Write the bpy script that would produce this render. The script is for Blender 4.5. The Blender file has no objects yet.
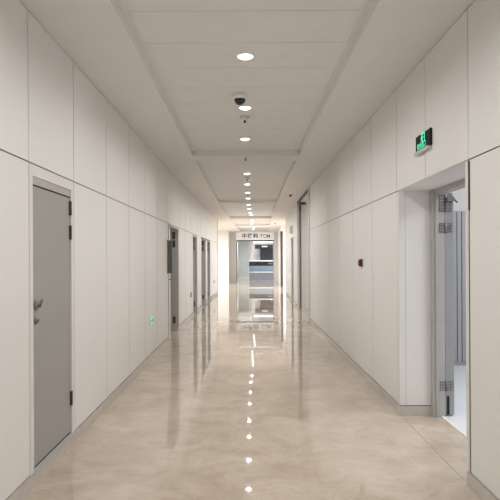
import bpy, math
from mathutils import Matrix, Vector

scene = bpy.context.scene
COL = scene.collection

# ------------------------------------------------------------------ dimensions (metres)
H_EYE = 1.55
A_L = 1.455          # half width, left wall face
A_R = 1.495          # half width, right wall face
H_S = 3.22           # soffit ceiling
H_T = 3.31           # tray ceiling
H_SEAM = 2.20
T_L = 0.16           # wall thickness left
T_R = 0.36           # wall thickness right
G = 0.010            # panel joint


def cx(y):
    """the corridor bends very slightly to the right beyond ten metres"""
    t = max(0.0, y - 10.0)
    if t < 14.0:
        return 0.00095 * t * t
    return 0.00095 * 196 + 0.0266 * (t - 14.0)


# ------------------------------------------------------------------ materials
def new_mat(name):
    m = bpy.data.materials.new(name)
    m.use_nodes = True
    nt = m.node_tree
    return m, nt, nt.nodes['Principled BSDF']


def plain(name, col, rough=0.5, metal=0.0, spec=0.5, var=0.03, scale=6.0, bump=0.0, bscale=200.0):
    m, nt, p = new_mat(name)
    p.inputs['Roughness'].default_value = rough
    p.inputs['Metallic'].default_value = metal
    p.inputs['Specular IOR Level'].default_value = spec
    tc = nt.nodes.new('ShaderNodeTexCoord')
    nz = nt.nodes.new('ShaderNodeTexNoise')
    nz.inputs['Scale'].default_value = scale
    nz.inputs['Detail'].default_value = 3
    nt.links.new(tc.outputs['Object'], nz.inputs['Vector'])
    rp = nt.nodes.new('ShaderNodeValToRGB')
    a, b = rp.color_ramp.elements
    a.position, b.position = 0.3, 0.7
    a.color = tuple(c * (1 - var) for c in col) + (1,)
    b.color = tuple(min(1, c * (1 + var)) for c in col) + (1,)
    nt.links.new(nz.outputs['Fac'], rp.inputs['Fac'])
    nt.links.new(rp.outputs['Color'], p.inputs['Base Color'])
    if bump:
        n2 = nt.nodes.new('ShaderNodeTexNoise')
        n2.inputs['Scale'].default_value = bscale
        nt.links.new(tc.outputs['Object'], n2.inputs['Vector'])
        bp = nt.nodes.new('ShaderNodeBump')
        bp.inputs['Strength'].default_value = bump
        bp.inputs['Distance'].default_value = 0.002
        nt.links.new(n2.outputs['Fac'], bp.inputs['Height'])
        nt.links.new(bp.outputs['Normal'], p.inputs['Normal'])
    return m


def glow(name, col, strength):
    m, nt, p = new_mat(name)
    p.inputs['Base Color'].default_value = (*col, 1)
    p.inputs['Emission Color'].default_value = (*col, 1)
    p.inputs['Emission Strength'].default_value = strength
    return m


def marble(name):
    m, nt, p = new_mat(name)
    N, L = nt.nodes, nt.links
    tc = N.new('ShaderNodeTexCoord')
    # cloudy body
    n1 = N.new('ShaderNodeTexNoise'); n1.inputs['Scale'].default_value = 2.2
    n1.inputs['Detail'].default_value = 8; n1.inputs['Roughness'].default_value = 0.62
    n1.inputs['Distortion'].default_value = 0.8
    L.new(tc.outputs['Object'], n1.inputs['Vector'])
    r1 = N.new('ShaderNodeValToRGB')
    e = r1.color_ramp.elements
    e[0].position, e[0].color = 0.30, (0.415, 0.345, 0.272, 1)
    e[1].position, e[1].color = 0.68, (0.56, 0.482, 0.398, 1)
    L.new(n1.outputs['Fac'], r1.inputs['Fac'])
    # fine veins
    n2 = N.new('ShaderNodeTexNoise'); n2.inputs['Scale'].default_value = 2.3
    n2.inputs['Detail'].default_value = 10; n2.inputs['Distortion'].default_value = 1.6
    L.new(tc.outputs['Object'], n2.inputs['Vector'])
    r2 = N.new('ShaderNodeValToRGB')
    e = r2.color_ramp.elements
    e[0].position, e[0].color = 0.47, (1, 1, 1, 1)
    e[1].position, e[1].color = 0.53, (1, 1, 1, 1)
    v = r2.color_ramp.elements.new(0.50); v.color = (0.90, 0.86, 0.81, 1)
    L.new(n2.outputs['Fac'], r2.inputs['Fac'])
    mx = N.new('ShaderNodeMix'); mx.data_type = 'RGBA'; mx.blend_type = 'MULTIPLY'
    mx.inputs['Factor'].default_value = 0.7
    L.new(r1.outputs['Color'], mx.inputs['A']); L.new(r2.outputs['Color'], mx.inputs['B'])
    # joints and tile to tile variation
    br = N.new('ShaderNodeTexBrick'); br.offset = 0.0
    br.inputs['Scale'].default_value = 1.0
    br.inputs['Brick Width'].default_value = 0.8; br.inputs['Row Height'].default_value = 0.8
    br.inputs['Mortar Size'].default_value = 0.0016
    br.inputs['Color1'].default_value = (1, 1, 1, 1); br.inputs['Color2'].default_value = (0.965, 0.96, 0.955, 1)
    br.inputs['Mortar'].default_value = (0.88, 0.85, 0.82, 1)
    mp = N.new('ShaderNodeMapping'); mp.inputs['Location'].default_value = (0.4, 0.2, 0)
    L.new(tc.outputs['Object'], mp.inputs['Vector']); L.new(mp.outputs['Vector'], br.inputs['Vector'])
    m2 = N.new('ShaderNodeMix'); m2.data_type = 'RGBA'; m2.blend_type = 'MULTIPLY'
    m2.inputs['Factor'].default_value = 1.0
    L.new(mx.outputs['Result'], m2.inputs['A']); L.new(br.outputs['Color'], m2.inputs['B'])
    L.new(m2.outputs['Result'], p.inputs['Base Color'])
    p.inputs['Roughness'].default_value = 0.018
    p.inputs['IOR'].default_value = 1.52
    return m


M = {}
M['panel'] = plain('wall panel', (0.79, 0.78, 0.765), 0.42, var=0.012, scale=1.2)
M['joint'] = plain('panel joint', (0.10, 0.09, 0.082), 0.8)
M['gap'] = plain('dark gap', (0.018, 0.017, 0.016), 0.8)
M['base'] = plain('stone baseboard', (0.55, 0.51, 0.47), 0.25, var=0.06, scale=9)
M['ceil'] = plain('soffit plaster', (0.775, 0.765, 0.752), 0.85, var=0.01)
M['tile'] = plain('ceiling board', (0.78, 0.77, 0.76), 0.8, var=0.02, bump=0.12, bscale=90)
M['tjoint'] = plain('ceiling joint', (0.50, 0.46, 0.42), 0.8)
M['white'] = plain('white paint', (0.84, 0.83, 0.815), 0.5, var=0.01)
M['casing'] = plain('door casing', (0.76, 0.735, 0.71), 0.4, var=0.01)
M['door'] = plain('grey door paint', (0.35, 0.34, 0.325), 0.45, var=0.02)
M['frame'] = plain('grey steel frame', (0.44, 0.43, 0.415), 0.4, var=0.03)
M['bluegrey'] = plain('blue grey steel', (0.33, 0.335, 0.345), 0.4, var=0.03)
M['steel'] = plain('brushed steel', (0.62, 0.61, 0.59), 0.3, metal=1.0, var=0.05, scale=40)
M['darksteel'] = plain('dark steel', (0.07, 0.065, 0.06), 0.4, metal=0.4)
M['hinge'] = plain('grey hinge', (0.22, 0.215, 0.21), 0.4, metal=0.5)
M['black'] = plain('black plastic', (0.015, 0.015, 0.015), 0.55, spec=0.2)
M['dome'] = plain('smoked dome', (0.03, 0.03, 0.045), 0.08)
M['greyplate'] = plain('dark grey plate', (0.16, 0.16, 0.155), 0.4)
M['beigeplate'] = plain('beige grey laminate', (0.55, 0.51, 0.47), 0.5)
M['pilaster'] = plain('pilaster strip', (0.62, 0.605, 0.59), 0.5)
M['red'] = plain('red plastic', (0.11, 0.014, 0.013), 0.35)
M['floor'] = marble('polished beige marble')
M['vinyl'] = plain('pale vinyl floor', (0.69, 0.705, 0.74), 0.35, var=0.03, scale=3)
M['led'] = glow('downlight lens', (1.0, 0.985, 0.96), 5)
M['strip'] = glow('light strip', (1.0, 0.985, 0.97), 1.25)
M['green'] = glow('green sign glow', (0.12, 0.86, 0.50), 0.85)
M['darkgreen'] = plain('dark green sign face', (0.004, 0.016, 0.011), 0.6, spec=0.15)
M['mint'] = glow('pale mint glow', (0.42, 0.86, 0.76), 0.35)
M['teal'] = plain('teal print', (0.02, 0.24, 0.22), 0.5)
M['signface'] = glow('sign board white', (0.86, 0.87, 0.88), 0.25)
M['ink'] = plain('black lettering', (0.025, 0.025, 0.03), 0.4)
M['greyink'] = plain('grey lettering', (0.22, 0.22, 0.23), 0.4)
M['navy'] = plain('dark back panel', (0.022, 0.022, 0.034), 0.5)
M['cblue'] = plain('blue grey counter front', (0.25, 0.32, 0.42), 0.4)
M['cblue2'] = plain('mauve grey counter front', (0.30, 0.32, 0.38), 0.4)
M['cwhite'] = plain('counter white top', (0.85, 0.86, 0.88), 0.3)


def glass_mat():
    m = bpy.data.materials.new('door glass'); m.use_nodes = True
    nt = m.node_tree; nt.nodes.clear()
    out = nt.nodes.new('ShaderNodeOutputMaterial')
    tr = nt.nodes.new('ShaderNodeBsdfTransparent'); tr.inputs['Color'].default_value = (0.90, 0.95, 0.97, 1)
    gl = nt.nodes.new('ShaderNodeBsdfGlossy'); gl.inputs['Roughness'].default_value = 0.02
    fr = nt.nodes.new('ShaderNodeFresnel'); fr.inputs['IOR'].default_value = 1.45
    mx = nt.nodes.new('ShaderNodeMixShader')
    nt.links.new(fr.outputs[0], mx.inputs[0]); nt.links.new(tr.outputs[0], mx.inputs[1])
    nt.links.new(gl.outputs[0], mx.inputs[2]); nt.links.new(mx.outputs[0], out.inputs[0])
    return m


M['glass'] = glass_mat()


# ------------------------------------------------------------------ mesh builder
class MB:
    def __init__(self):
        self.v, self.f, self.mi, self.mats, self.smooth = [], [], [], [], []

    def slot(self, mat):
        m = M[mat]
        if m not in self.mats:
            self.mats.append(m)
        return self.mats.index(m)

    def hexa(self, pts, mat):
        """8 points: bottom ring then top ring, counter-clockwise seen from above"""
        b = len(self.v); s = self.slot(mat)
        self.v += [tuple(p) for p in pts]
        for f in ((3, 2, 1, 0), (4, 5, 6, 7), (0, 1, 5, 4), (1, 2, 6, 5), (2, 3, 7, 6), (3, 0, 4, 7)):
            self.f.append([b + i for i in f]); self.mi.append(s); self.smooth.append(False)

    def box(self, x0, x1, y0, y1, z0, z1, mat):
        x0, x1 = min(x0, x1), max(x0, x1); y0, y1 = min(y0, y1), max(y0, y1); z0, z1 = min(z0, z1), max(z0, z1)
        self.hexa([(x0, y0, z0), (x1, y0, z0), (x1, y1, z0), (x0, y1, z0),
                   (x0, y0, z1), (x1, y0, z1), (x1, y1, z1), (x0, y1, z1)], mat)

    def cbox(self, x0, x1, y0, y1, z0, z1, mat, step=2.0):
        """box following the bend of the corridor: x is measured from the corridor's centre line"""
        x0, x1 = min(x0, x1), max(x0, x1)
        n = max(1, int(math.ceil((y1 - y0) / step))) if y1 > 10 else 1
        for k in range(n):
            a = y0 + (y1 - y0) * k / n; b = y0 + (y1 - y0) * (k + 1) / n
            ca, cb = cx(a), cx(b)
            self.hexa([(x0 + ca, a, z0), (x1 + ca, a, z0), (x1 + cb, b, z0), (x0 + cb, b, z0),
                       (x0 + ca, a, z1), (x1 + ca, a, z1), (x1 + cb, b, z1), (x0 + cb, b, z1)], mat)

    def cyl(self, p0, p1, r0, r1, mat, n=20, caps=True):
        p0, p1 = Vector(p0), Vector(p1)
        d = (p1 - p0).normalized()
        u = d.orthogonal().normalized(); w = d.cross(u)
        b = len(self.v); s = self.slot(mat)
        for p, r in ((p0, r0), (p1, r1)):
            for i in range(n):
                t = 2 * math.pi * i / n
                self.v.append(tuple(p + u * (r * math.cos(t)) + w * (r * math.sin(t))))
        for i in range(n):
            j = (i + 1) % n
            self.f.append([b + i, b + j, b + n + j, b + n + i]); self.mi.append(s); self.smooth.append(True)
        if caps:
            self.f.append([b + i for i in reversed(range(n))]); self.mi.append(s); self.smooth.append(False)
            self.f.append([b + n + i for i in range(n)]); self.mi.append(s); self.smooth.append(False)

    def lathe(self, prof, mat, c=(0, 0, 0), n=24, axis='z'):
        """prof: list of (radius, height)"""
        b = len(self.v); s = self.slot(mat)
        for r, h in prof:
            for i in range(n):
                t = 2 * math.pi * i / n
                if axis == 'z':
                    self.v.append((c[0] + r * math.cos(t), c[1] + r * math.sin(t), c[2] + h))
                else:
                    self.v.append((c[0] + h, c[1] + r * math.cos(t), c[2] + r * math.sin(t)))
        for k in range(len(prof) - 1):
            for i in range(n):
                j = (i + 1) % n
                self.f.append([b + k * n + i, b + k * n + j, b + (k + 1) * n + j, b + (k + 1) * n + i])
                self.mi.append(s); self.smooth.append(True)
        self.f.append([b + i for i in reversed(range(n))]); self.mi.append(s); self.smooth.append(False)
        e = b + (len(prof) - 1) * n
        self.f.append([e + i for i in range(n)]); self.mi.append(s); self.smooth.append(False)

    def prism(self, pts, origin, ux, uy, depth, mat):
        """flat polygon pts (2-D) extruded by depth along ux x uy"""
        o, ux, uy = Vector(origin), Vector(ux), Vector(uy)
        nrm = ux.cross(uy) * depth
        b = len(self.v); s = self.slot(mat); n = len(pts)
        for off in (Vector((0, 0, 0)), nrm):
            for x, y in pts:
                self.v.append(tuple(o + ux * x + uy * y + off))
        self.f.append([b + i for i in reversed(range(n))]); self.mi.append(s); self.smooth.append(False)
        self.f.append([b + n + i for i in range(n)]); self.mi.append(s); self.smooth.append(False)
        for i in range(n):
            j = (i + 1) % n
            self.f.append([b + i, b + j, b + n + j, b + n + i]); self.mi.append(s); self.smooth.append(False)

    def build(self, name, parent=None, bevel=0.0):
        me = bpy.data.meshes.new(name)
        me.from_pydata(self.v, [], self.f)
        for m in self.mats:
            me.materials.append(m)
        me.polygons.foreach_set('material_index', self.mi)
        me.polygons.foreach_set('use_smooth', self.smooth)
        me.update()
        o = bpy.data.objects.new(name, me); COL.objects.link(o)
        if parent is not None:
            o.parent = parent
            o.matrix_parent_inverse = Matrix.Translation(parent.location).inverted()
        if bevel:
            bv = o.modifiers.new('soft edges', 'BEVEL'); bv.width = bevel; bv.segments = 2
            bv.limit_method = 'ANGLE'
        return o


def tag(o, label, cat, group=None, kind=None):
    o['label'] = label; o['category'] = cat
    if group: o['group'] = group
    if kind: o['kind'] = kind
    return o


def root(name, loc, label, cat, group=None, kind=None):
    o = bpy.data.objects.new(name, None); COL.objects.link(o)
    o.location = loc; o.empty_display_size = 0.1
    return tag(o, label, cat, group, kind)


def dup(src, loc, label, group=None):
    r = src.copy(); COL.objects.link(r); r.location = loc; r['label'] = label
    if group: r['group'] = group
    for ch in list(src.children):
        c = ch.copy(); COL.objects.link(c); c.parent = r
        c.matrix_parent_inverse = ch.matrix_parent_inverse.copy()
        for g in list(ch.children):
            d = g.copy(); COL.objects.link(d); d.parent = c
            d.matrix_parent_inverse = g.matrix_parent_inverse.copy()
    return r


def text_mesh(name, body, size, mat, depth=0.004, bold=0.0):
    """lettering as a flat mesh centred on the origin, in the XY plane"""
    cu = bpy.data.curves.new(name, 'FONT'); cu.body = body; cu.size = size
    cu.align_x = 'CENTER'; cu.align_y = 'CENTER'; cu.extrude = depth; cu.offset = bold
    t = bpy.data.objects.new(name, cu); COL.objects.link(t)
    bpy.context.view_layer.update()
    me = bpy.data.meshes.new_from_object(t.evaluated_get(bpy.context.evaluated_depsgraph_get()))
    COL.objects.unlink(t); bpy.data.objects.remove(t)
    me.materials.clear(); me.materials.append(M[mat])
    o = bpy.data.objects.new(name, me); COL.objects.link(o)
    return o


# ------------------------------------------------------------------ floor
Y0, Y1 = -3.2, 56.0
JL0, JL1 = 24.5, 35.6        # cross passage, left side
JR0, JR1 = 24.0, 30.2        # cross passage, right side
f = MB(); f.box(-7, 9, Y0, Y1, -0.1, 0.0, 'floor')
fl = f.build('floor'); tag(fl, 'polished beige marble floor running the length of the corridor', 'floor', kind='structure')

# ------------------------------------------------------------------ walls
def wall_face(mb, s, face, thick, y0, y1, z0, z1):
    """one cladding panel with an open joint all round, on its backing"""
    g = G / 2
    gy = 0.5 * (0.007 + 0.0012 * max(0.0, y0))   # joints open up a little towards the far end
    xi = s * face
    mb.cbox(xi + s * 0.012, s * (face + thick), y0, y1, z0, z1, 'joint')
    mb.cbox(xi, xi + s * 0.0125, y0 + gy, y1 - gy, z0 + g, z1 - g, 'panel')


def side_wall(name, s, face, thick, seams, openings, base_h, label):
    """openings: (y0, y1, top). Panels run floor to seam and seam to ceiling."""
    mb = MB(); bb = MB()
    ys = sorted(seams)
    full = [(o[0], o[1]) for o in openings if o[2] > 3]
    def clear(a, b, spans):
        segs = [(a, b)]
        for p, q in spans:
            nxt = []
            for u, v in segs:
                if q <= u or p >= v: nxt.append((u, v)); continue
                if p > u: nxt.append((u, p))
                if q < v: nxt.append((q, v))
            segs = nxt
        return [(u, v) for u, v in segs if v - u > 0.004]
    for a, b in zip(ys[:-1], ys[1:]):
        for u, v in clear(a, b, full):
            wall_face(mb, s, face, thick, u, v, H_SEAM, H_S)
        for u, v in clear(a, b, [(o[0], o[1]) for o in openings]):
            wall_face(mb, s, face, thick, u, v, base_h, H_SEAM)
            mb.cbox(s * (face + 0.012), s * (face + thick), u, v, 0.0, base_h, 'joint')
    for o0, o1, top in openings:
        if top < H_SEAM - 0.01:
            mb.cbox(s * face, s * (face + thick), o0, o1, top, H_SEAM - G / 2, 'casing')
    for u, v in clear(ys[0], ys[-1], [(o[0], o[1]) for o in openings]):
        bb.cbox(s * (face - 0.006), s * (face + 0.014), u, v, 0.0, base_h - 0.006, 'base')
    w = mb.build(name); tag(w, label, 'wall', kind='structure')
    b_ = bb.build('baseboard_' + name.split('_')[1])
    tag(b_, 'grey beige stone baseboard along the foot of the %s wall' % name.split('_')[1], 'baseboard', kind='structure')
    return w


D1 = (3.83, 4.67, 2.12)        # closed grey door
D2 = (10.5, 12.02, 2.20)
D3 = (15.1, 16.15, 2.18)
D4 = (17.55, 19.0, 2.18)
D5 = (19.7, 20.75, 2.18)
left_seams = [Y0, -1.9, -0.95, 0.0, 0.95, 1.9, 2.84, 3.78, 4.77, 5.88, 7.0, 8.1, 9.2, 10.3, 12.2, 13.4, 14.6, 16.4, 17.4,
              19.35, 21.0, 22.2, 23.4, JL0]
side_wall('wall_left', -1, A_L, T_L, left_seams,
          [D1, D2, D3, D4, D5], 0.10, 'off-white panelled wall with the closed grey door and low green sign')

R1 = (3.84, 5.52, 2.20)        # wide opening
R2 = (13.75, 17.1, 3.3)        # full height opening
R3 = (18.95, 19.95, 2.25)
right_seams = [Y0, -1.85, -0.93, 0.0, 0.93, 1.87, 2.8, 3.80, 4.71, 5.61, 6.72, 7.95, 9.15, 10.35, 11.55, 12.75, 13.4, 17.4, 18.6,
               20.3, 21.5, 22.7, JR0]
side_wall('wall_right', 1, A_R, T_R, right_seams,
          [R1, R2, R3], 0.10, 'off-white panelled wall with the wide opening and red call point')

# far part of the corridor, beyond the cross passage
mb = MB()
mb.cbox(-1.62, -1.80, JL1, 52, 0, H_S, 'panel')
mb.box(-7, cx(JL1) - 1.80, JL1, JL1 + 0.18, 0, H_S, 'white')
mb.cbox(-1.80, -1.62, JL1 - 0.002, JL1, 0, H_S, 'white')
mb.box(-7, cx(JL0) - A_L - T_L, JL0 - 0.18, JL0, 0, H_S, 'panel')
mb.box(-7.15, -7.0, JL0, JL1, 0, H_S, 'white')
for ya in (39.4, 42.2, 45.4):
    mb.cbox(-1.615, -1.63, ya, ya + 1.0, 0, 2.15, 'casing')
    mb.cbox(-1.605, -1.62, ya - 0.06, ya, 0, 2.2, 'frame')
    mb.cbox(-1.605, -1.62, ya + 1.0, ya + 1.06, 0, 2.2, 'frame')
w = mb.build('wall_left_far'); tag(w, 'bright white wall on the far side of the cross passage', 'wall', kind='structure')
mb = MB()
mb.cbox(A_R, A_R + 0.3, JR1, 38.2, 0, H_S, 'white')
mb.box(cx(JR1) + A_R + 0.3, 9, JR1, JR1 + 0.18, 0, H_S, 'white')
mb.box(cx(JR0) + A_R + T_R, 9, JR0 - 0.18, JR0, 0, H_S, 'panel')
mb.box(9, 9.15, JR0, JR1, 0, H_S, 'white')
mb.cbox(2.0, 2.2, 38.2, 42.0, 0, H_S, 'panel')
mb.box(cx(42) - 0.3, 4.0, 42.0, 42.2, 0, H_S, 'white')
mb.cbox(0.4, 0.6, 42.2, 52, 0, H_S, 'white')
w = mb.build('wall_right_far'); tag(w, 'bright white wall beyond the far cross passage', 'wall', kind='structure')
mb = MB(); mb.box(-4, 4, 52, 52.2, 0, H_S, 'white')
w = mb.build('wall_end'); tag(w, 'white end wall far behind the glass doors', 'wall', kind='structure')
mb = MB(); mb.box(-5, 5, Y0 - 0.2, Y0, 0, H_T + 0.1, 'panel')
w = mb.build('wall_back'); tag(w, 'panelled wall closing the near end of the corridor', 'wall', kind='structure')

# dark edge trims at the two ends of the right wall
mb = MB(); mb.cbox(A_R - 0.015, A_R + 0.02, R2[0] - 0.36, R2[0], 0.0, H_S - 0.002, 'pilaster')
mb.cbox(A_R - 0.015, A_R + T_R, R2[0], R2[0] + 0.012, 0.0, H_S - 0.002, 'beigeplate')
t = mb.build('trim_1'); tag(t, 'grey full-height pilaster strip beside the tall opening', 'trim', kind='structure')
mb = MB(); mb.cbox(A_R - 0.012, A_R + 0.02, JR0 - 0.12, JR0 - 0.005, 0.0, H_S - 0.002, 'frame')
t = mb.build('trim_2'); tag(t, 'grey corner strip where the wall meets the bright cross passage', 'trim', kind='structure')
mb = MB(); mb.cbox(A_R - 0.03, A_R + 0.1, JR1 - 0.03, JR1 + 0.10, 0.0, 2.95, 'darksteel')
t = mb.build('trim_3'); tag(t, 'dark narrow corner strip beyond the bright cross passage', 'trim', kind='structure')
mb = MB(); mb.cbox(-A_L - 0.02, -A_L + 0.012, JL0 - 0.14, JL0 + 0.002, 0.0, H_S - 0.002, 'panel')
mb.cbox(-A_L - 0.02, -A_L + 0.014, JL0 - 0.15, JL0 - 0.14, 0.0, H_S - 0.002, 'joint')
t = mb.build('trim_4'); tag(t, 'off-white corner strip ending the wall at the bright cross passage', 'trim', kind='structure')
# trims around the wide right opening
mb = MB()
for ya, yb in ((R1[0] - 0.05, R1[0]), (R1[1], R1[1] + 0.09)):
    mb.box(A_R - 0.006, A_R + 0.01, ya, yb, 0.1, H_SEAM - 0.01, 'casing')
mb.box(A_R - 0.0065, A_R + 0.008, R1[0] - 0.066, R1[0] - 0.05, 1.86, H_SEAM - 0.01, 'gap')
mb.box(A_R - 0.003, A_R + 0.008, R1[0] - 0.058, R1[0] - 0.05, 0.1, 1.86, 'joint')
mb.box(A_R + 0.055, A_R + 0.059, R1[1] - 0.002, R1[1] + 0.002, 0.1, H_SEAM - 0.01, 'tjoint')
mb.box(A_R + 0.0, A_R + T_R - 0.06, R1[1] - 0.0015, R1[1], 0.1, H_SEAM - 0.001, 'panel')
mb.box(A_R - 0.006, A_R + T_R - 0.06, R1[1] - 0.012, R1[1], 0.0, 0.094, 'base')
mb.box(A_R, A_R + T_R - 0.06, R1[1] - 0.004, R1[1], 0.094, 0.1, 'gap')
mb.box(A_R, A_R + T_R, R1[0], R1[1], H_SEAM - 0.003, H_SEAM - 0.0005, 'panel')
t = mb.build('trim_5'); tag(t, 'off-white lining of the wide opening with a black slot at its top', 'trim', kind='structure')

# ------------------------------------------------------------------ ceiling: soffits, beams, trays
trays = [(-2.57, 9.25), (9.75, 17.1), (17.7, 23.9), (24.7, 29.7), (30.3, 36.2)]
TW = 0.875
mb = MB()
prev = Y0
for i, (a, b) in enumerate(trays):
    mb.cbox(-A_L, A_R, prev, a, H_S, H_S + 0.14, 'ceil')
    mb.cbox(-A_L, -TW, a, b, H_S, H_S + 0.14, 'ceil')
    mb.cbox(TW, A_R, a, b, H_S, H_S + 0.14, 'ceil')
    prev = b
mb.cbox(-A_L, A_R, prev, 52, H_S, H_S + 0.14, 'ceil')
# slabs above everything else
mb.box(-7.2, -A_L, Y0, JL0, H_S + 0.001, H_S + 0.15, 'ceil')
mb.cbox(-8, -A_L, JL0, 52, H_S, H_S + 0.14, 'ceil')
mb.box(A_R, 9.2, Y0, JR0, H_S + 0.001, H_S + 0.15, 'ceil')
mb.cbox(A_R, 9.3, JR0, 52, H_S, H_S + 0.14, 'ceil')
c = mb.build('ceiling'); tag(c, 'off-white dropped ceiling edges and cross beams', 'ceiling', kind='structure')
mb = MB()
for i, (a, b) in enumerate(trays):
    mb.cbox(-TW - 0.02, TW + 0.02, a - 0.02, b + 0.02, H_T + 0.01, H_T + 0.04, 'tjoint')
    y = a
    while y < b - 0.01:
        mb.cbox(-TW, TW, y + 0.004, min(y + 0.6, b) - 0.004, H_T, H_T + 0.0105, 'tile')
        y += 0.6
c = mb.build('ceiling_trays'); tag(c, 'recessed ceiling of wide off-white boards between the beams', 'ceiling', kind='structure')
mb = MB()
for i, (a, b) in enumerate(trays):
    for s in (-1, 1):
        mb.cbox(s * TW, s * (TW - 0.035), a, b, H_T - 0.012, H_T, 'ceil')
    mb.cbox(-TW, TW, b - 0.035, b, H_T - 0.012, H_T, 'ceil')
c = mb.build('trim_6'); tag(c, 'shadow-gap moulding around the recessed ceiling', 'trim', kind='structure')

# ------------------------------------------------------------------ doors
def hinge(parent, x, y, z, dx=0.012, dy=0.018, h=0.11, mat='darksteel'):
    mb = MB()
    mb.box(x - dx, x + dx, y - dy, y + dy, z - h / 2, z + h / 2, mat)
    for k in range(3):
        zz = z - h / 2 + h * (k + 0.5) / 3
        mb.cyl((x, y, zz - h * 0.15), (x, y, zz + h * 0.15), dx * 1.15, dx * 1.15, mat, 10)
    return mb.build('hinge', parent)


# door 1: closed, flush
d = root('door_1', (-A_L, D1[0], 0), 'closed grey flush door in the near panelled wall', 'door', kind='structure')
x0 = -A_L
mb = MB()
mb.box(x0 - 0.05, x0 + 0.008, D1[0] - 0.055, D1[0], 0.10, 2.115, 'casing')
mb.box(x0 - 0.05, x0 + 0.008, D1[1], D1[1] + 0.055, 0.10, 2.115, 'casing')
mb.box(x0 - 0.05, x0 + 0.008, D1[0] - 0.055, D1[1] + 0.055, 2.115, 2.185, 'casing')
mb.build('door_frame', d)
mb = MB()
mb.box(x0 - 0.012, x0 + 0.002, D1[0], D1[1], 2.06, 2.115, 'frame')
mb.box(x0 - 0.02, x0 - 0.0, D1[0], D1[1], 2.052, 2.06, 'gap')
mb.build('head_strip', d)
mb = MB(); mb.box(x0 - 0.05, x0 - 0.004, D1[0] + 0.004, D1[1] - 0.006, 0.125, 2.052, 'door')
leaf = mb.build('door_leaf', d, bevel=0.003)
mb = MB(); mb.box(x0 - 0.05, x0 + 0.004, D1[0], D1[1], 0.0, 0.09, 'base'); mb.box(x0 - 0.05, x0 + 0.009, D1[0], D1[1], 0.09, 0.112, 'frame')
mb.box(x0 - 0.04, x0 - 0.008, D1[0], D1[1], 0.112, 0.125, 'gap')
mb.build('threshold', d)
mb = MB(); mb.box(x0 - 0.16, x0 - 0.052, D1[0] - 0.05, D1[1] + 0.05, 0, 2.19, 'joint'); mb.build('backing_board', d)
for z in (1.965, 1.765, 0.40):
    hinge(d, x0 + 0.004, D1[1] - 0.010, z, 0.009, 0.014, 0.115)
mb = MB()
yk = D1[0] + 0.075
mb.lathe([(0.034, 0.0), (0.034, 0.008), (0.028, 0.012), (0.013, 0.014), (0.013, 0.03), (0.018, 0.034)], 'hinge', (x0 - 0.004, yk, 1.23), axis='x')
mb.build('door_handle', leaf)
lv = MB()
lv.cyl((x0 + 0.026, yk - 0.012, 1.222), (x0 + 0.026, yk + 0.045, 1.262), 0.010, 0.008, 'darksteel', 12)
lv.build('lever', leaf)
mb = MB()
mb.lathe([(0.027, 0.0), (0.027, 0.008), (0.022, 0.012), (0.012, 0.013), (0.011, 0.02)], 'hinge', (x0 - 0.004, yk - 0.002, 1.125), axis='x')
mb.box(x0 + 0.014, x0 + 0.018, yk - 0.004, yk + 0.0, 1.113, 1.137, 'black')
mb.build('lock_cylinder', leaf)


def open_door(idx, span, face, s, thick, label, hz=(2.03, 1.85, 0.24), fmat='frame', depth=None):
    """an opening whose leaf is swung into the room: lined jambs, hinges on the far jamb, leaf behind"""
    y0, y1, top = span
    depth = depth or thick
    ca, cb = cx(y0), cx(y1)
    d = root('door_%d' % idx, (s * face + cb, y1, 0), label, 'door', kind='structure')
    xa = s * (face - 0.008) + cb; xb = s * (face + depth) + cb
    mb = MB()
    mb.box(xa, xb, y1 - 0.05, y1 - 0.001, 0.0, top, fmat)
    mb.box(s * (face - 0.008) + ca, s * (face + depth) + ca, y0 + 0.001, y0 + 0.05, 0.0, top, fmat)
    mb.hexa([(min(xa, xb) - cb + ca, y0 + 0.05, top - 0.05), (max(xa, xb) - cb + ca, y0 + 0.05, top - 0.05),
             (max(xa, xb), y1 - 0.05, top - 0.05), (min(xa, xb), y1 - 0.05, top - 0.05),
             (min(xa, xb) - cb + ca, y0 + 0.05, top - 0.001), (max(xa, xb) - cb + ca, y0 + 0.05, top - 0.001),
             (max(xa, xb), y1 - 0.05, top - 0.001), (min(xa, xb), y1 - 0.05, top - 0.001)], fmat)
    mb.build('door_frame', d)
    # leaf swung a quarter turn into the room
    lx0 = s * (face + depth + 0.01) + cb
    w = min(0.9, (y1 - y0) - 0.1)
    mb = MB(); mb.box(lx0, lx0 + s * w, y1 - 0.10, y1 - 0.055, 0.012, top - 0.06, 'door')
    lf = mb.build('door_leaf', d, bevel=0.003)
    hx = s * (face + depth * 0.5) + cb
    for z in hz:
        mb = MB()
        mb.box(hx - 0.022, hx + 0.022, y1 - 0.054, y1 - 0.0495, z - 0.075, z + 0.075, 'darksteel')
        mb.cyl((hx + s * 0.026, y1 - 0.056, z - 0.075), (hx + s * 0.026, y1 - 0.056, z + 0.075), 0.009, 0.009, 'darksteel', 10)
        mb.build('hinge', d)
    return d


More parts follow.
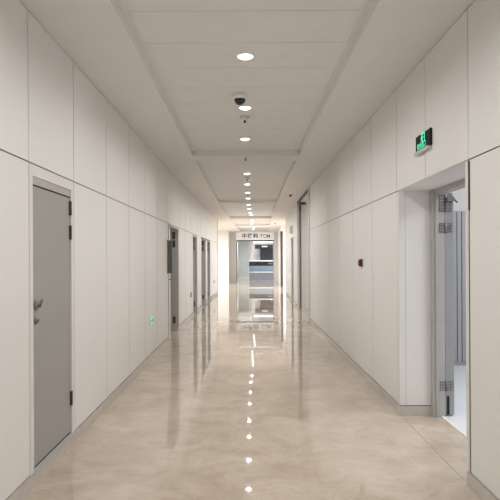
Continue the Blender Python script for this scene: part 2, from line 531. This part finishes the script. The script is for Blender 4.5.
d2 = open_door(2, D2, A_L, -1, T_L, 'half-open grey hospital door beside the projecting grey plate')
mb = MB()
mb.box(-A_L - 0.06, -A_L - 0.015, D2[0] + 0.052, D2[0] + 0.40, 0.012, D2[2] - 0.055, 'casing')
sl = mb.build('side_leaf', d2, bevel=0.003)
mb = MB()
mb.box(-A_L - 0.016, -A_L + 0.004, D2[0] + 0.04, D2[0] + 0.052, 0.012, D2[2] - 0.055, 'gap')  # near-black strip painting in the shadow gap beside the side leaf
mb.build('door_seal', d2)
mb = MB()
mb.lathe([(0.026, 0), (0.026, 0.008), (0.010, 0.01), (0.010, 0.055)], 'hinge', (-A_L - 0.015, D2[0] + 0.12, 1.15), axis='x', n=14)
mb.cyl((-A_L + 0.035, D2[0] + 0.115, 1.15), (-A_L + 0.04, D2[0] + 0.24, 1.15), 0.010, 0.009, 'hinge', 10)
mb.build('door_handle', sl)
open_door(3, D3, A_L, -1, T_L, 'open grey door whose jamb shows two dark hinges, third along')
d4 = open_door(4, D4, A_L, -1, T_L, 'open grey door under a dark lintel, fourth along')
open_door(5, D5, A_L, -1, T_L, 'open doorway closest to the bright cross passage')
mb = MB(); mb.cbox(-A_L - 0.02, -A_L + 0.012, D4[0], D5[1], 2.14, 2.19, 'darksteel'); mb.build('head_strip', d4)
open_door(7, R3, A_R, 1, 0.18, 'narrow open doorway beyond the tall opening', fmat='beigeplate')

# wide opening on the right: door_6
d6 = root('door_6', (A_R + T_R, R1[1], 0), 'grey steel door swung open into the lit room beside the exit sign', 'door', kind='structure')
jx0, jx1 = A_R + T_R - 0.06, A_R + T_R + 0.06
mb = MB()
mb.box(jx0, jx1, R1[1] - 0.06, R1[1] - 0.002, 0.0, H_SEAM - 0.004, 'frame')
mb.box(jx0 + 0.03, jx0 + 0.045, R1[1] - 0.075, R1[1] - 0.06, 0.0, H_SEAM - 0.06, 'frame')
mb.box(jx0 + 0.02, jx1 - 0.01, R1[0] + 0.004, R1[1] - 0.06, H_SEAM - 0.05, H_SEAM - 0.004, 'frame')
mb.box(jx0 + 0.0, jx1, R1[0] + 0.002, R1[0] + 0.05, 0.0, H_SEAM - 0.004, 'frame')
mb.build('door_frame', d6)
lx0 = jx1 + 0.005
mb = MB(); mb.box(lx0, lx0 + 0.085, R1[1] - 0.05, R1[1] + 0.95, 0.02, H_SEAM - 0.05, 'bluegrey')
lf = mb.build('door_leaf', d6, bevel=0.003)
mb = MB(); mb.box(lx0 + 0.012, lx0 + 0.036, R1[1] - 0.056, R1[1] - 0.048, 0.022, 0.20, 'gap'); mb.build('door_seal', lf)  # dark strip on the leaf's foot, shade of the gap put in as colour
for z in (2.12, 2.03, 1.83, 0.30):
    mb = MB()
    mb.box(jx1 - 0.05, jx1 - 0.004, R1[1] - 0.066, R1[1] - 0.060, z - 0.045, z + 0.045, 'hinge')
    mb.box(lx0 + 0.012, lx0 + 0.074, R1[1] - 0.057, R1[1] - 0.051, z - 0.045, z + 0.045, 'hinge')
    mb.cyl((jx1 + 0.009, R1[1] - 0.066, z - 0.048), (jx1 + 0.009, R1[1] - 0.066, z + 0.048), 0.010, 0.010, 'hinge', 10)
    for sx in (jx1 - 0.038, jx1 - 0.016, lx0 + 0.026, lx0 + 0.060):
        for sz in (z - 0.028, z, z + 0.028):
            mb.cyl((sx, R1[1] - 0.069, sz), (sx, R1[1] - 0.060, sz), 0.0045, 0.0045, 'steel', 8)
    mb.build('hinge', d6)
mb = MB()
mb.box(lx0 + 0.01, lx0 + 0.08, R1[1] - 0.10, R1[1] - 0.058, 2.085, 2.125, 'hinge')
mb.cyl((lx0 + 0.08, R1[1] - 0.08, 2.105), (lx0 + 0.115, R1[1] - 0.08, 2.07), 0.010, 0.010, 'hinge', 10)
mb.build('door_closer', d6)

# tall opening on the right: door_8 (full height leaf)
d8 = root('door_8', (A_R + cx(R2[1]), R2[1], 0), 'full-height framed glass door standing in the tall opening', 'door', kind='structure')
c8 = cx(R2[1])
mb = MB()
mb.box(A_R + c8 + 0.06, A_R + c8 + 0.11, R2[1] - 0.08, R2[1] - 0.002, 0.0, H_S - 0.002, 'hinge')
mb.box(A_R + c8 - 0.008, A_R + c8 + 0.06, R2[1] - 0.03, R2[1] - 0.002, 0.0, H_S - 0.002, 'casing')
mb.build('door_frame', d8)
mb = MB(); mb.cbox(A_R - 0.01, A_R + 0.04, R2[0] + 0.02, R2[1] - 0.09, H_S - 0.05, H_S - 0.002, 'darksteel')
mb.build('head_track', d8)
mb = MB(); mb.box(A_R + c8 + 0.11, A_R + c8 + 0.25, R2[1] - 0.06, R2[1] - 0.02, 0.0, H_S - 0.10, 'casing')
lf = mb.build('door_leaf', d8)
mb = MB(); mb.box(A_R + c8 + 0.055, A_R + c8 + 0.10, R2[1] - 0.12, R2[1] - 0.082, 2.95, 3.12, 'darksteel')
mb.build('pivot_block', d8)
mb = MB(); mb.box(A_R + c8 + 0.11, A_R + c8 + 0.32, R2[1] - 0.07, R2[1] - 0.06, H_S - 0.11, H_S - 0.08, 'casing')
mb.build('transom', d8)
mb = MB(); mb.box(A_R + c8 + 0.25, A_R + c8 + T_R, R2[1] - 0.006, R2[1] - 0.001, 0.0, H_S - 0.002, 'white'); mb.build('reveal_lining', d8)  # white strip standing in for the bright slit into the lit room

# ------------------------------------------------------------------ rooms behind the openings
mb = MB()
mb.box(-4.6, -4.45, 9.5, 23.5, 0, H_S, 'white')
mb.box(-4.45, -A_L - T_L - 0.004, 9.35, 9.5, 0, H_S, 'white')
mb.box(-4.45, -A_L - T_L - 0.004, 23.5, 23.65, 0, H_S, 'white')
for yy in (13.2, 17.0, 19.4):
    mb.box(-4.45, -A_L - T_L - 0.004 + cx(yy) - 0.04, yy, yy + 0.12, 0, H_S, 'white')
w = mb.build('wall_rooms_left'); tag(w, 'white walls of the rooms behind the open doors', 'wall', kind='structure')
mb = MB()
mb.box(5.2, 5.35, 1.0, 20.5, 0, H_S, 'white')
mb.box(A_R + T_R + 0.004, 5.2, 0.9, 1.0, 0, H_S, 'white')
mb.box(A_R + T_R + 0.004, 5.2, 8.5, 8.62, 0, H_S, 'white')
mb.box(A_R + T_R + 0.02, 5.2, 12.2, 12.32, 0, H_S, 'white')
mb.box(A_R + T_R + 0.10, 5.2, 18.3, 18.42, 0, H_S, 'white')
mb.box(A_R + T_R + 0.16, 5.2, 20.5, 20.62, 0, H_S, 'white')
w = mb.build('wall_rooms_right'); tag(w, 'white walls of the lit room behind the wide opening', 'wall', kind='structure')
mb = MB(); mb.box(A_R + T_R + 0.05, 5.2, 1.0, 8.5, 0.0, 0.006, 'vinyl')
mb.box(A_R + T_R + 0.02, A_R + T_R + 0.05, R1[0] + 0.05, R1[1] - 0.06, 0.0, 0.008, 'casing')
mb.box(A_R + 0.004, A_R + T_R + 0.018, R1[0] + 0.05, R1[1] - 0.065, 0.0, 0.003, 'floor')
w = mb.build('floor_room'); tag(w, 'pale blue grey floor of the lit room', 'floor', kind='structure')

# grey lockers seen through the wide opening
lk0 = root('tall_locker', (0, 0, 0), 'x', 'locker', 'tall lockers in the lit room')
mb = MB(); mb.box(-0.21, 0.21, -0.24, 0.24, 0.0, 2.19, 'bluegrey'); mb.build('locker_body', lk0)
mb = MB(); mb.box(-0.20, 0.20, -0.248, -0.242, 0.06, 2.175, 'gap')
for k in range(6):
    mb.box(-0.198 + k * 0.067, -0.198 + k * 0.067 + 0.058, -0.258, -0.2475, 0.06, 2.175, 'bluegrey')
ld = mb.build('locker_door', lk0, bevel=0.003)
mb = MB(); mb.box(0.14, 0.16, -0.275, -0.256, 1.05, 1.2, 'hinge'); mb.build('handle', ld)
names = ['grey blue tall locker just past the open steel door', 'second grey blue locker from the open steel door',
         'third grey blue locker in from the open steel door', 'grey blue locker furthest into the lit room']
for i in range(4):
    loc = (2.55 + 0.425 * i, 8.24, 0.006)
    if i == 0:
        lk0.location = loc; lk0['label'] = names[0]
    else:
        dup(lk0, loc, names[i])

# ------------------------------------------------------------------ ceiling fittings
ordn = ['nearest', 'second', 'third', 'fourth', 'fifth', 'sixth', 'seventh', 'eighth', 'ninth', 'tenth', 'eleventh', 'twelfth']
# (pixel column measured in the photo gives the small sideways drift of the row, in metres)
DL = [(4.93, 0.00), (6.62, -0.006), (8.36, -0.012), (11.8, 0.02), (13.5, 0.028), (15.24, 0.045), (16.72, 0.06),
      (18.7, 0.08), (20.3, 0.115), (21.9, 0.15), (23.2, 0.20)]
dlabels = ['round lit downlight closest to the viewer, ahead of the dome camera',
           'round lit downlight right behind the dome camera',
           'round lit downlight between the smoke detector and the first beam',
           'first round lit downlight past the first ceiling beam',
           'second round lit downlight past the first ceiling beam',
           'third round lit downlight past the first ceiling beam',
           'round lit downlight hard against the second ceiling beam',
           'first round lit downlight past the second ceiling beam',
           'second round lit downlight past the second ceiling beam',
           'third round lit downlight past the second ceiling beam',
           'round lit downlight at the bright cross passage, last of the row']
dl0 = root('downlight', (0, 0, 0), 'x', 'ceiling light', 'recessed downlights along the corridor ceiling')
mb = MB(); mb.lathe([(0.066, -0.002), (0.068, -0.007), (0.080, -0.006), (0.084, 0.0005)], 'white'); mb.build('trim_ring', dl0)
mb = MB(); mb.lathe([(0.066, -0.0055), (0.061, -0.011), (0.044, -0.019), (0.002, -0.023)], 'led'); mb.build('lens', dl0)
LAMP_W = 17.0


def lamp(x, y, z, watts=LAMP_W, size=0.085, spread=160, col=(1.0, 0.988, 0.975)):
    l = bpy.data.lights.new('downlight beam', 'AREA'); l.shape = 'DISK'; l.size = size
    l.energy = watts; l.color = col; l.spread = math.radians(spread)
    o = bpy.data.objects.new('downlight_beam', l); COL.objects.link(o); o.location = (x, y, z)
    return o


for i, (y, x) in enumerate(DL):
    z = H_S if abs(y - 16.72) < 0 else H_T
    if i == 0:
        dl0.location = (x, y, z); dl0['label'] = dlabels[0]
    else:
        dup(dl0, (x, y, z), dlabels[i])
    lamp(x, y, z - 0.026)
for y in (3.14, 1.4, -0.34, -2.08):
    lamp(0, y, H_T - 0.026)

# dome camera
cam_x, cam_y = -0.062, 6.08
dc = root('dome_camera', (cam_x, cam_y, H_T), 'white ceiling security camera with a smoked black dome', 'camera')
mb = MB(); mb.lathe([(0.072, 0.001), (0.076, -0.012), (0.080, -0.03), (0.078, -0.048), (0.066, -0.056)], 'white', (cam_x, cam_y, H_T)); mb.build('housing', dc)
mb = MB()
prof = [(0.061 * math.cos(t), -0.056 - 0.062 * math.sin(t)) for t in [i * math.pi / 2 / 8 for i in range(8)]] + [(0.002, -0.1185)]
mb.lathe(prof, 'dome', (cam_x, cam_y, H_T)); mb.build('dome', dc)

# smoke detectors
def detector(x, y, z, label):
    d = root('smoke_detector', (x, y, z), label, 'smoke detector', 'smoke detectors on the corridor ceiling')
    mb = MB(); mb.lathe([(0.062, 0.001), (0.062, -0.014), (0.056, -0.022)], 'pilaster', (x, y, z)); mb.build('base', d)
    mb = MB(); mb.lathe([(0.042, -0.022), (0.042, -0.038), (0.034, -0.044), (0.012, -0.046)], 'white', (x, y, z)); mb.build('sensing_chamber', d)
    mb = MB(); mb.lathe([(0.011, -0.046), (0.011, -0.058), (0.015, -0.06), (0.015, -0.072), (0.004, -0.078)], 'black', (x, y, z), n=12); mb.build('sensor_tip', d)
    return d


detector(-0.012, 7.05, H_T, 'small white smoke detector between the dome camera and the third downlight')
detector(0.022, 12.35, H_T, 'small grey smoke detector past the first ceiling beam between two downlights')


def sprinkler(x, y, z, label):
    d = root('sprinkler_head', (x, y, z), label, 'sprinkler', 'sprinkler heads on the ceiling')
    mb = MB(); mb.lathe([(0.028, 0.001), (0.026, -0.008), (0.014, -0.012)], 'steel', (x, y, z), n=14); mb.build('escutcheon', d)
    mb = MB(); mb.lathe([(0.012, -0.012), (0.012, -0.025), (0.008, -0.03), (0.008, -0.045), (0.024, -0.047), (0.024, -0.051), (0.004, -0.053)], 'darksteel', (x, y, z), n=14); mb.build('deflector', d)


sprinkler(-0.008, 9.42, H_S + 0.003, 'small dark sprinkler head under the first ceiling beam')
sprinkler(0.05, 15.95, H_T, 'small dark sprinkler head just before the second ceiling beam')
sprinkler(0.13, 21.1, H_T, 'tiny dark sprinkler head near the end of the downlight row')

d = root('ceiling_speaker', (1.17, 14.9, H_S), 'small grey dome fitting on the ceiling edge by the tall opening', 'ceiling fitting')
mb = MB(); mb.lathe([(0.055, 0.001), (0.055, -0.015), (0.045, -0.02)], 'white', (1.17, 14.9, H_S)); mb.build('base', d)
mb = MB(); mb.lathe([(0.045, -0.02), (0.042, -0.045), (0.028, -0.065), (0.004, -0.072)], 'hinge', (1.17, 14.9, H_S)); mb.build('cover', d)
d = root('ceiling_sensor', (1.38, 27.2, H_S), 'small round sensor on the bright ceiling of the cross passage', 'ceiling fitting')
mb = MB(); mb.lathe([(0.06, 0.001), (0.06, -0.02), (0.05, -0.03)], 'white', (1.38, 27.2, H_S)); mb.build('base', d)
mb = MB(); mb.lathe([(0.045, -0.03), (0.04, -0.05), (0.01, -0.06)], 'hinge', (1.38, 27.2, H_S)); mb.build('cover', d)

# light strips in the far ceiling
def strip(x, y, w, l, z, label, name='light_strip'):
    d = root(name, (x, y, z), label, 'ceiling light', 'linear lights in the far ceiling')
    mb = MB(); mb.box(x - w / 2 - 0.012, x + w / 2 + 0.012, y - l / 2 - 0.012, y + l / 2 + 0.012, z - 0.02, z - 0.001, 'white'); mb.build('housing', d)
    mb = MB(); mb.box(x - w / 2, x + w / 2, y - l / 2, y + l / 2, z - 0.026, z - 0.0205, 'strip'); mb.build('diffuser', d)


strip(cx(27.2), 27.2, 0.10, 4.6, H_T, 'long bright light strip running away from the downlight row')
strip(cx(33.2), 33.2, 0.10, 5.0, H_T, 'bright light strip just in front of the sign board')
strip(cx(30.0) + 0.02, 30.0, 1.7, 0.14, H_S, 'bright crosswise light strip between the two long strips')


def panel_lamp(x, y, z, sx, sy, watts, col=(0.98, 0.985, 1.0)):
    l = bpy.data.lights.new('passage light', 'AREA'); l.shape = 'RECTANGLE'; l.size = sx; l.size_y = sy
    l.energy = watts; l.color = col
    o = bpy.data.objects.new('passage_light', l); COL.objects.link(o); o.location = (x, y, z)


panel_lamp(-3.2, 30.5, H_S - 0.05, 1.2, 6.0, 560)
panel_lamp(3.6, 27.2, H_S - 0.05, 1.2, 3.5, 430)
for xx, yy in ((0.5, 39.9), (1.3, 38.4), (1.9, 38.4), (1.9, 39.9)):  # unseen fill lamps added to brighten the reception counter
    lamp(xx, yy, H_S - 0.02, 32, 0.12, 160, (0.93, 0.97, 1.0))
for yy in (42.5, 45.0, 48.5):  # more added fill lamps, lifting the corridor behind the glass leaf
    lamp(cx(yy) - 0.9, yy, H_S - 0.02, 60, 0.12, 160, (0.95, 0.98, 1.0))
panel_lamp(3.6, 4.9, H_S - 0.05, 1.2, 4.0, 115, (0.95, 0.975, 1.0))
panel_lamp(-3.0, 11.5, H_S - 0.05, 1.2, 2.0, 30)
panel_lamp(-3.0, 15.2, H_S - 0.05, 1.2, 2.0, 24)
panel_lamp(-3.0, 18.3, H_S - 0.05, 1.2, 2.0, 24)
panel_lamp(-3.0, 21.5, H_S - 0.05, 1.2, 2.0, 24)
panel_lamp(3.4, 15.4, H_S - 0.05, 1.2, 3.0, 60)
panel_lamp(3.4, 19.5, H_S - 0.05, 1.2, 1.2, 24)

# ------------------------------------------------------------------ signs
RUN = [  # running figure, unit square
    [(0.30, 0.58), (0.52, 0.70), (0.62, 0.62), (0.50, 0.40), (0.38, 0.36)],           # torso
    [(0.38, 0.40), (0.50, 0.38), (0.66, 0.26), (0.62, 0.06), (0.54, 0.06), (0.55, 0.22), (0.40, 0.30)],   # front leg
    [(0.38, 0.38), (0.46, 0.34), (0.30, 0.20), (0.10, 0.18), (0.10, 0.25), (0.26, 0.27)],   # rear leg
    [(0.32, 0.58), (0.36, 0.64), (0.14, 0.62), (0.08, 0.46), (0.14, 0.44), (0.18, 0.55)],   # rear arm
    [(0.58, 0.66), (0.62, 0.60), (0.78, 0.50), (0.86, 0.56), (0.82, 0.60), (0.78, 0.57)],   # front arm
]


def circle(cxx, cyy, r, n=14):
    return [(cxx + r * math.cos(2 * math.pi * i / n), cyy + r * math.sin(2 * math.pi * i / n)) for i in range(n)]


# exit sign on the right wall
es_y0, es_y1, es_z0, es_z1 = 4.53, 4.92, 2.425, 2.585
xw = A_R
es = root('exit_sign', (xw, (es_y0 + es_y1) / 2, es_z0), 'black exit sign with green running figure above the wide opening', 'sign')
mb = MB(); mb.box(xw - 0.016, xw + 0.001, es_y0, es_y1, es_z0 + 0.025, es_z1, 'black')
mb.box(xw - 0.019, xw - 0.016, es_y0 - 0.002, es_y0 + 0.010, es_z0 + 0.03, es_z1 + 0.004, 'black'); mb.build('housing', es)
mb = MB(); mb.box(xw - 0.0185, xw - 0.0165, es_y0 + 0.012, es_y1 - 0.008, es_z0 + 0.035, es_z1 - 0.006, 'darkgreen'); fc = mb.build('face', es)
mb = MB(); mb.box(xw - 0.034, xw - 0.001, es_y0 + 0.02, es_y1 - 0.005, es_z0, es_z0 + 0.026, 'steel'); mb.build('bottom_rail', es, bevel=0.003)
mb = MB()
ox = xw - 0.0187
U, V = (0, -1, 0), (0, 0, 1)       # reads from the corridor
S = 0.078
o_ = (ox, es_y1 - 0.135, es_z0 + 0.078)
for poly in RUN:
    mb.prism([(p[0] * S * 1.5, p[1] * S) for p in poly], o_, U, V, 0.0008, 'green')
mb.prism([(p[0] * 1.0, p[1]) for p in circle(0.62 * S * 1.5, 0.80 * S, 0.085 * S * 1.1)], o_, U, V, 0.0008, 'green')
# doorway outline round the figure
for (a, b, c_, d_) in ((0.92, 1.02, 0.02, 1.0), (0.28, 1.02, 0.93, 1.02), (0.24, 0.34, 0.68, 1.02)):
    mb.prism([(a * S * 1.5, c_ * S), (b * S * 1.5, c_ * S), (b * S * 1.5, d_ * S), (a * S * 1.5, d_ * S)], o_, U, V, 0.0008, 'green')
pic = mb.build('pictogram', es)
txt = text_mesh('lettering', '安全出口', 0.058, 'green', 0.0006)
txt.parent = es
txt.matrix_world = Matrix.Translation((0, 0, 0))
R = Matrix(((0, 0, -1), (-1, 0, 0), (0, 1, 0))).to_4x4()
txt.parent = None
txt.matrix_basis = Matrix.Translation((ox - 0.0008, (es_y0 + es_y1) / 2 + 0.03, es_z0 + 0.060)) @ R
txt.parent = es; txt.matrix_parent_inverse = Matrix.Translation(es.location).inverted()


def low_sign(y, z, label, lit=True):
    x = -A_L + cx(y)
    d = root('low_exit_sign', (x, y, z - 0.06), label, 'sign', 'low signs near the foot of the panelled wall')
    w, h = 0.15, 0.062
    mb = MB(); mb.box(x + 0.001, x + 0.010, y - w, y + w, z - h, z + h, 'casing' if lit else 'hinge'); mb.build('plate', d)
    mb = MB(); mb.box(x + 0.0102, x + 0.013, y - w + 0.012, y + w - 0.012, z - h + 0.01, z + h - 0.01, 'mint' if lit else 'greyplate'); mb.build('face', d)
    mb = MB(); U2, V2 = (0, 1, 0), (0, 0, 1)
    s = 0.10; o2 = (x + 0.0132, y - 0.135, z - 0.05)
    m_ = 'teal' if lit else 'beigeplate'
    for poly in RUN:
        mb.prism([(p[0] * s * 1.2, p[1] * s) for p in poly], o2, U2, V2, 0.0008, m_)
    mb.prism(circle(0.62 * s * 1.2, 0.80 * s, 0.09 * s), o2, U2, V2, 0.0008, m_)
    mb.prism([(0.14, 0.035), (0.20, 0.035), (0.20, 0.015), (0.255, 0.05), (0.20, 0.085), (0.20, 0.065), (0.14, 0.065)], o2, U2, V2, 0.0008, m_)
    mb.build('pictogram', d)


low_sign(8.55, 0.605, 'small mint green low exit sign past the closed grey door')
low_sign(14.55, 0.60, 'small dark low plate beside the third doorway', False)
low_sign(22.6, 0.60, 'tiny dark low plate close to the bright cross passage', False)

# projecting plate beside door 2
px = -A_L
pp = root('projecting_plate', (px, 10.47, 1.27), 'dark grey vertical plate projecting from the wall at the half-open door', 'sign')
mb = MB(); mb.box(px - 0.0 + 0.001, px + 0.012, 10.36, 10.46, 1.26, 1.89, 'hinge'); mb.build('wall_bracket', pp)
mb = MB(); mb.box(px + 0.001, px + 0.078, 10.462, 10.482, 1.27, 1.88, 'greyplate'); mb.build('plate', pp, bevel=0.003)

# red call point
cy, cz = 7.32, 1.475
cp = root('fire_call_point', (A_R, cy, cz - 0.05), 'small dark red fire call point on the panelled wall', 'call point')
mb = MB(); mb.box(A_R - 0.016, A_R + 0.002, cy - 0.046, cy + 0.046, cz - 0.05, cz + 0.05, 'red'); mb.build('back_box', cp, bevel=0.004)
mb = MB(); mb.box(A_R - 0.042, A_R - 0.016, cy - 0.036, cy + 0.036, cz - 0.046, cz + 0.046, 'red'); mb.build('body', cp, bevel=0.006)
mb = MB(); mb.box(A_R - 0.045, A_R - 0.0422, cy - 0.028, cy + 0.028, cz - 0.03, cz + 0.024, 'black'); mb.build('press_panel', cp)

# small white box over the narrow doorway on the right
bx = A_R + cx(19.1)
wb = root('door_number_sign', (bx, 19.2, 2.5), 'small white projecting sign over the narrow doorway', 'sign')
mb = MB(); mb.box(bx - 0.09, bx - 0.002, 19.19, 19.22, 2.36, 2.60, 'white'); mb.build('board', wb)
mb = MB(); mb.box(bx - 0.02, bx - 0.001, 19.17, 19.24, 2.60, 2.63, 'hinge'); mb.build('bracket', wb)

# ------------------------------------------------------------------ department sign and glass doors
YS = 37.0
cS = cx(YS)
gx0, gx1 = cS - 1.19, cS + 1.26
sb = root('department_sign', (cS, YS, 2.64), 'white overhead sign board lettered in Chinese and TCM', 'sign')
mb = MB(); mb.box(gx0 + 0.0, gx1 - 0.0, YS, YS + 0.10, 2.70, 3.19, 'signface'); mb.build('board', sb)


def sign_text(body, size, x, mat, z=2.955):
    t = text_mesh('lettering', body, size, mat, 0.004, 0.008 if mat == 'ink' else 0.005)
    Rt = Matrix(((1, 0, 0), (0, 0, -1), (0, 1, 0))).to_4x4()
    t.matrix_basis = Matrix.Translation((x, YS - 0.006, z)) @ Rt
    t.parent = sb; t.matrix_parent_inverse = Matrix.Translation(sb.location).inverted()


sign_text('中', 0.33, -0.14, 'ink'); sign_text('医', 0.33, 0.23, 'ink'); sign_text('科', 0.33, 0.60, 'ink')
sign_text('TCM', 0.33, 1.22, 'greyink')
mb = MB()
mb.box(cS - 1.62, gx0 - 0.001, YS, YS + 0.12, 0, H_S, 'panel'); mb.box(gx1 + 0.001, cS + A_R - 0.002, YS, YS + 0.12, 0, H_S, 'panel')
w = mb.build('wall_sign'); tag(w, 'off-white wall ends either side of the glass doors', 'wall', kind='structure')
gd = root('door_9', (cS, YS, 0), 'dark framed glass doors under the department sign', 'door', kind='structure')
mb = MB()
mb.box(gx0, gx1, YS + 0.01, YS + 0.09, 2.62, 2.699, 'darksteel')
mb.box(gx0, gx0 + 0.05, YS + 0.01, YS + 0.09, 0, 2.62, 'darksteel'); mb.box(gx1 - 0.05, gx1, YS + 0.01, YS + 0.09, 0, 2.62, 'frame')
mb.build('door_frame', gd)
for a, b in ((gx0 + 0.055, gx0 + 0.80),):
    mb = MB(); mb.box(a, b, YS + 0.045, YS + 0.055, 0.02, 2.61, 'glass'); g_ = mb.build('glass_leaf', gd)
    mb = MB(); mb.cyl((b - 0.06 if a < cS - .5 else a + 0.06, YS + 0.02, 0.9), (b - 0.06 if a < cS - .5 else a + 0.06, YS + 0.02, 1.4), 0.014, 0.014, 'steel', 10); mb.build('pull_handle', g_)

# reception counter
YC = 39.1
rc = root('reception_counter', (1.0, YC, 0), 'blue grey reception counter with a white top behind the glass doors', 'counter')
c0, c1 = 0.18, 2.5
mb = MB(); mb.box(c0, c1, YC, YC + 0.7, 0.0, 0.50, 'cblue2'); mb.build('lower_front', rc)
mb = MB(); mb.box(c0, c1, YC - 0.03, YC + 0.7, 0.50, 0.58, 'cwhite'); mb.build('light_band', rc)
mb = MB(); mb.box(c0, c1, YC, YC + 0.7, 0.58, 0.98, 'cblue'); mb.build('upper_front', rc)
mb = MB(); mb.box(c0, c1, YC, YC + 0.7, 0.98, 1.28, 'navy'); mb.build('dark_band', rc)
mb = MB(); mb.box(c0 - 0.03, c1, YC - 0.06, YC + 0.72, 1.28, 1.36, 'cwhite'); mb.build('counter_top', rc, bevel=0.01)
pl = root('name_plate', (1.6, YC, 1.1), 'small pale plate on the dark band of the reception counter', 'plate')
mb = MB(); mb.box(1.52, 1.80, YC - 0.012, YC - 0.001, 1.08, 1.20, 'greyink'); mb.build('plate', pl)

YB = 41.5
bp = root('back_panel', (1.6, YB, 0), 'tall black wall panel behind the reception counter', 'wall panel')
mb = MB(); mb.box(1.0, 2.42, YB, YB + 0.08, 0.0, 2.30, 'navy'); mb.build('panel', bp)
mb = MB(); mb.box(0.62, 2.42, YB - 0.10, YB - 0.001, 2.20, 2.50, 'navy'); hd = mb.build('header', bp)
mb = MB()
for k in range(3):
    mb.box(1.14 + k * 0.14, 1.25 + k * 0.14, YB - 0.108, YB - 0.101, 2.32, 2.42, 'cwhite')
mb.build('lettering', hd)
st = root('ceiling_light_bar', (1.3, 40.6, H_S), 'white light bar over the reception counter', 'ceiling light')
mb = MB(); mb.box(0.5, 1.9, 40.5, 40.7, 2.62, 2.70, 'white'); mb.build('housing', st)
mb = MB(); mb.box(0.52, 1.88, 40.52, 40.68, 2.60, 2.6195, 'strip'); mb.build('diffuser', st)
for xx in (0.7, 1.7):
    mb = MB(); mb.cyl((xx, 40.6, 2.70), (xx, 40.6, H_S + 0.001), 0.006, 0.006, 'steel', 8)
    mb.build('hanger', st)

# ------------------------------------------------------------------ world, camera, view
w = bpy.data.worlds.new('World'); scene.world = w; w.use_nodes = True
w.node_tree.nodes['Background'].inputs[0].default_value = (0.9, 0.93, 1.0, 1)
w.node_tree.nodes['Background'].inputs[1].default_value = 0.05

cam = bpy.data.cameras.new('camera'); co = bpy.data.objects.new('camera', cam); COL.objects.link(co)
cam.sensor_width = 36; cam.lens = 565 / 500 * 36
cam.shift_x = (250 - 246.5) / 500; cam.shift_y = (257.7 - 250) / 500
cam.clip_start = 0.05; cam.clip_end = 200
co.matrix_world = Matrix.Translation((0, 0, H_EYE)) @ Matrix.Rotation(math.radians(90), 4, 'X') @ Matrix.Rotation(math.radians(-0.3), 4, 'Z')
scene.camera = co
scene.view_settings.view_transform = 'Standard'
scene.view_settings.look = 'None'
scene.view_settings.exposure = 0.0
scene.cycles.max_bounces = 10
scene.cycles.diffuse_bounces = 6
scene.cycles.use_denoising = True
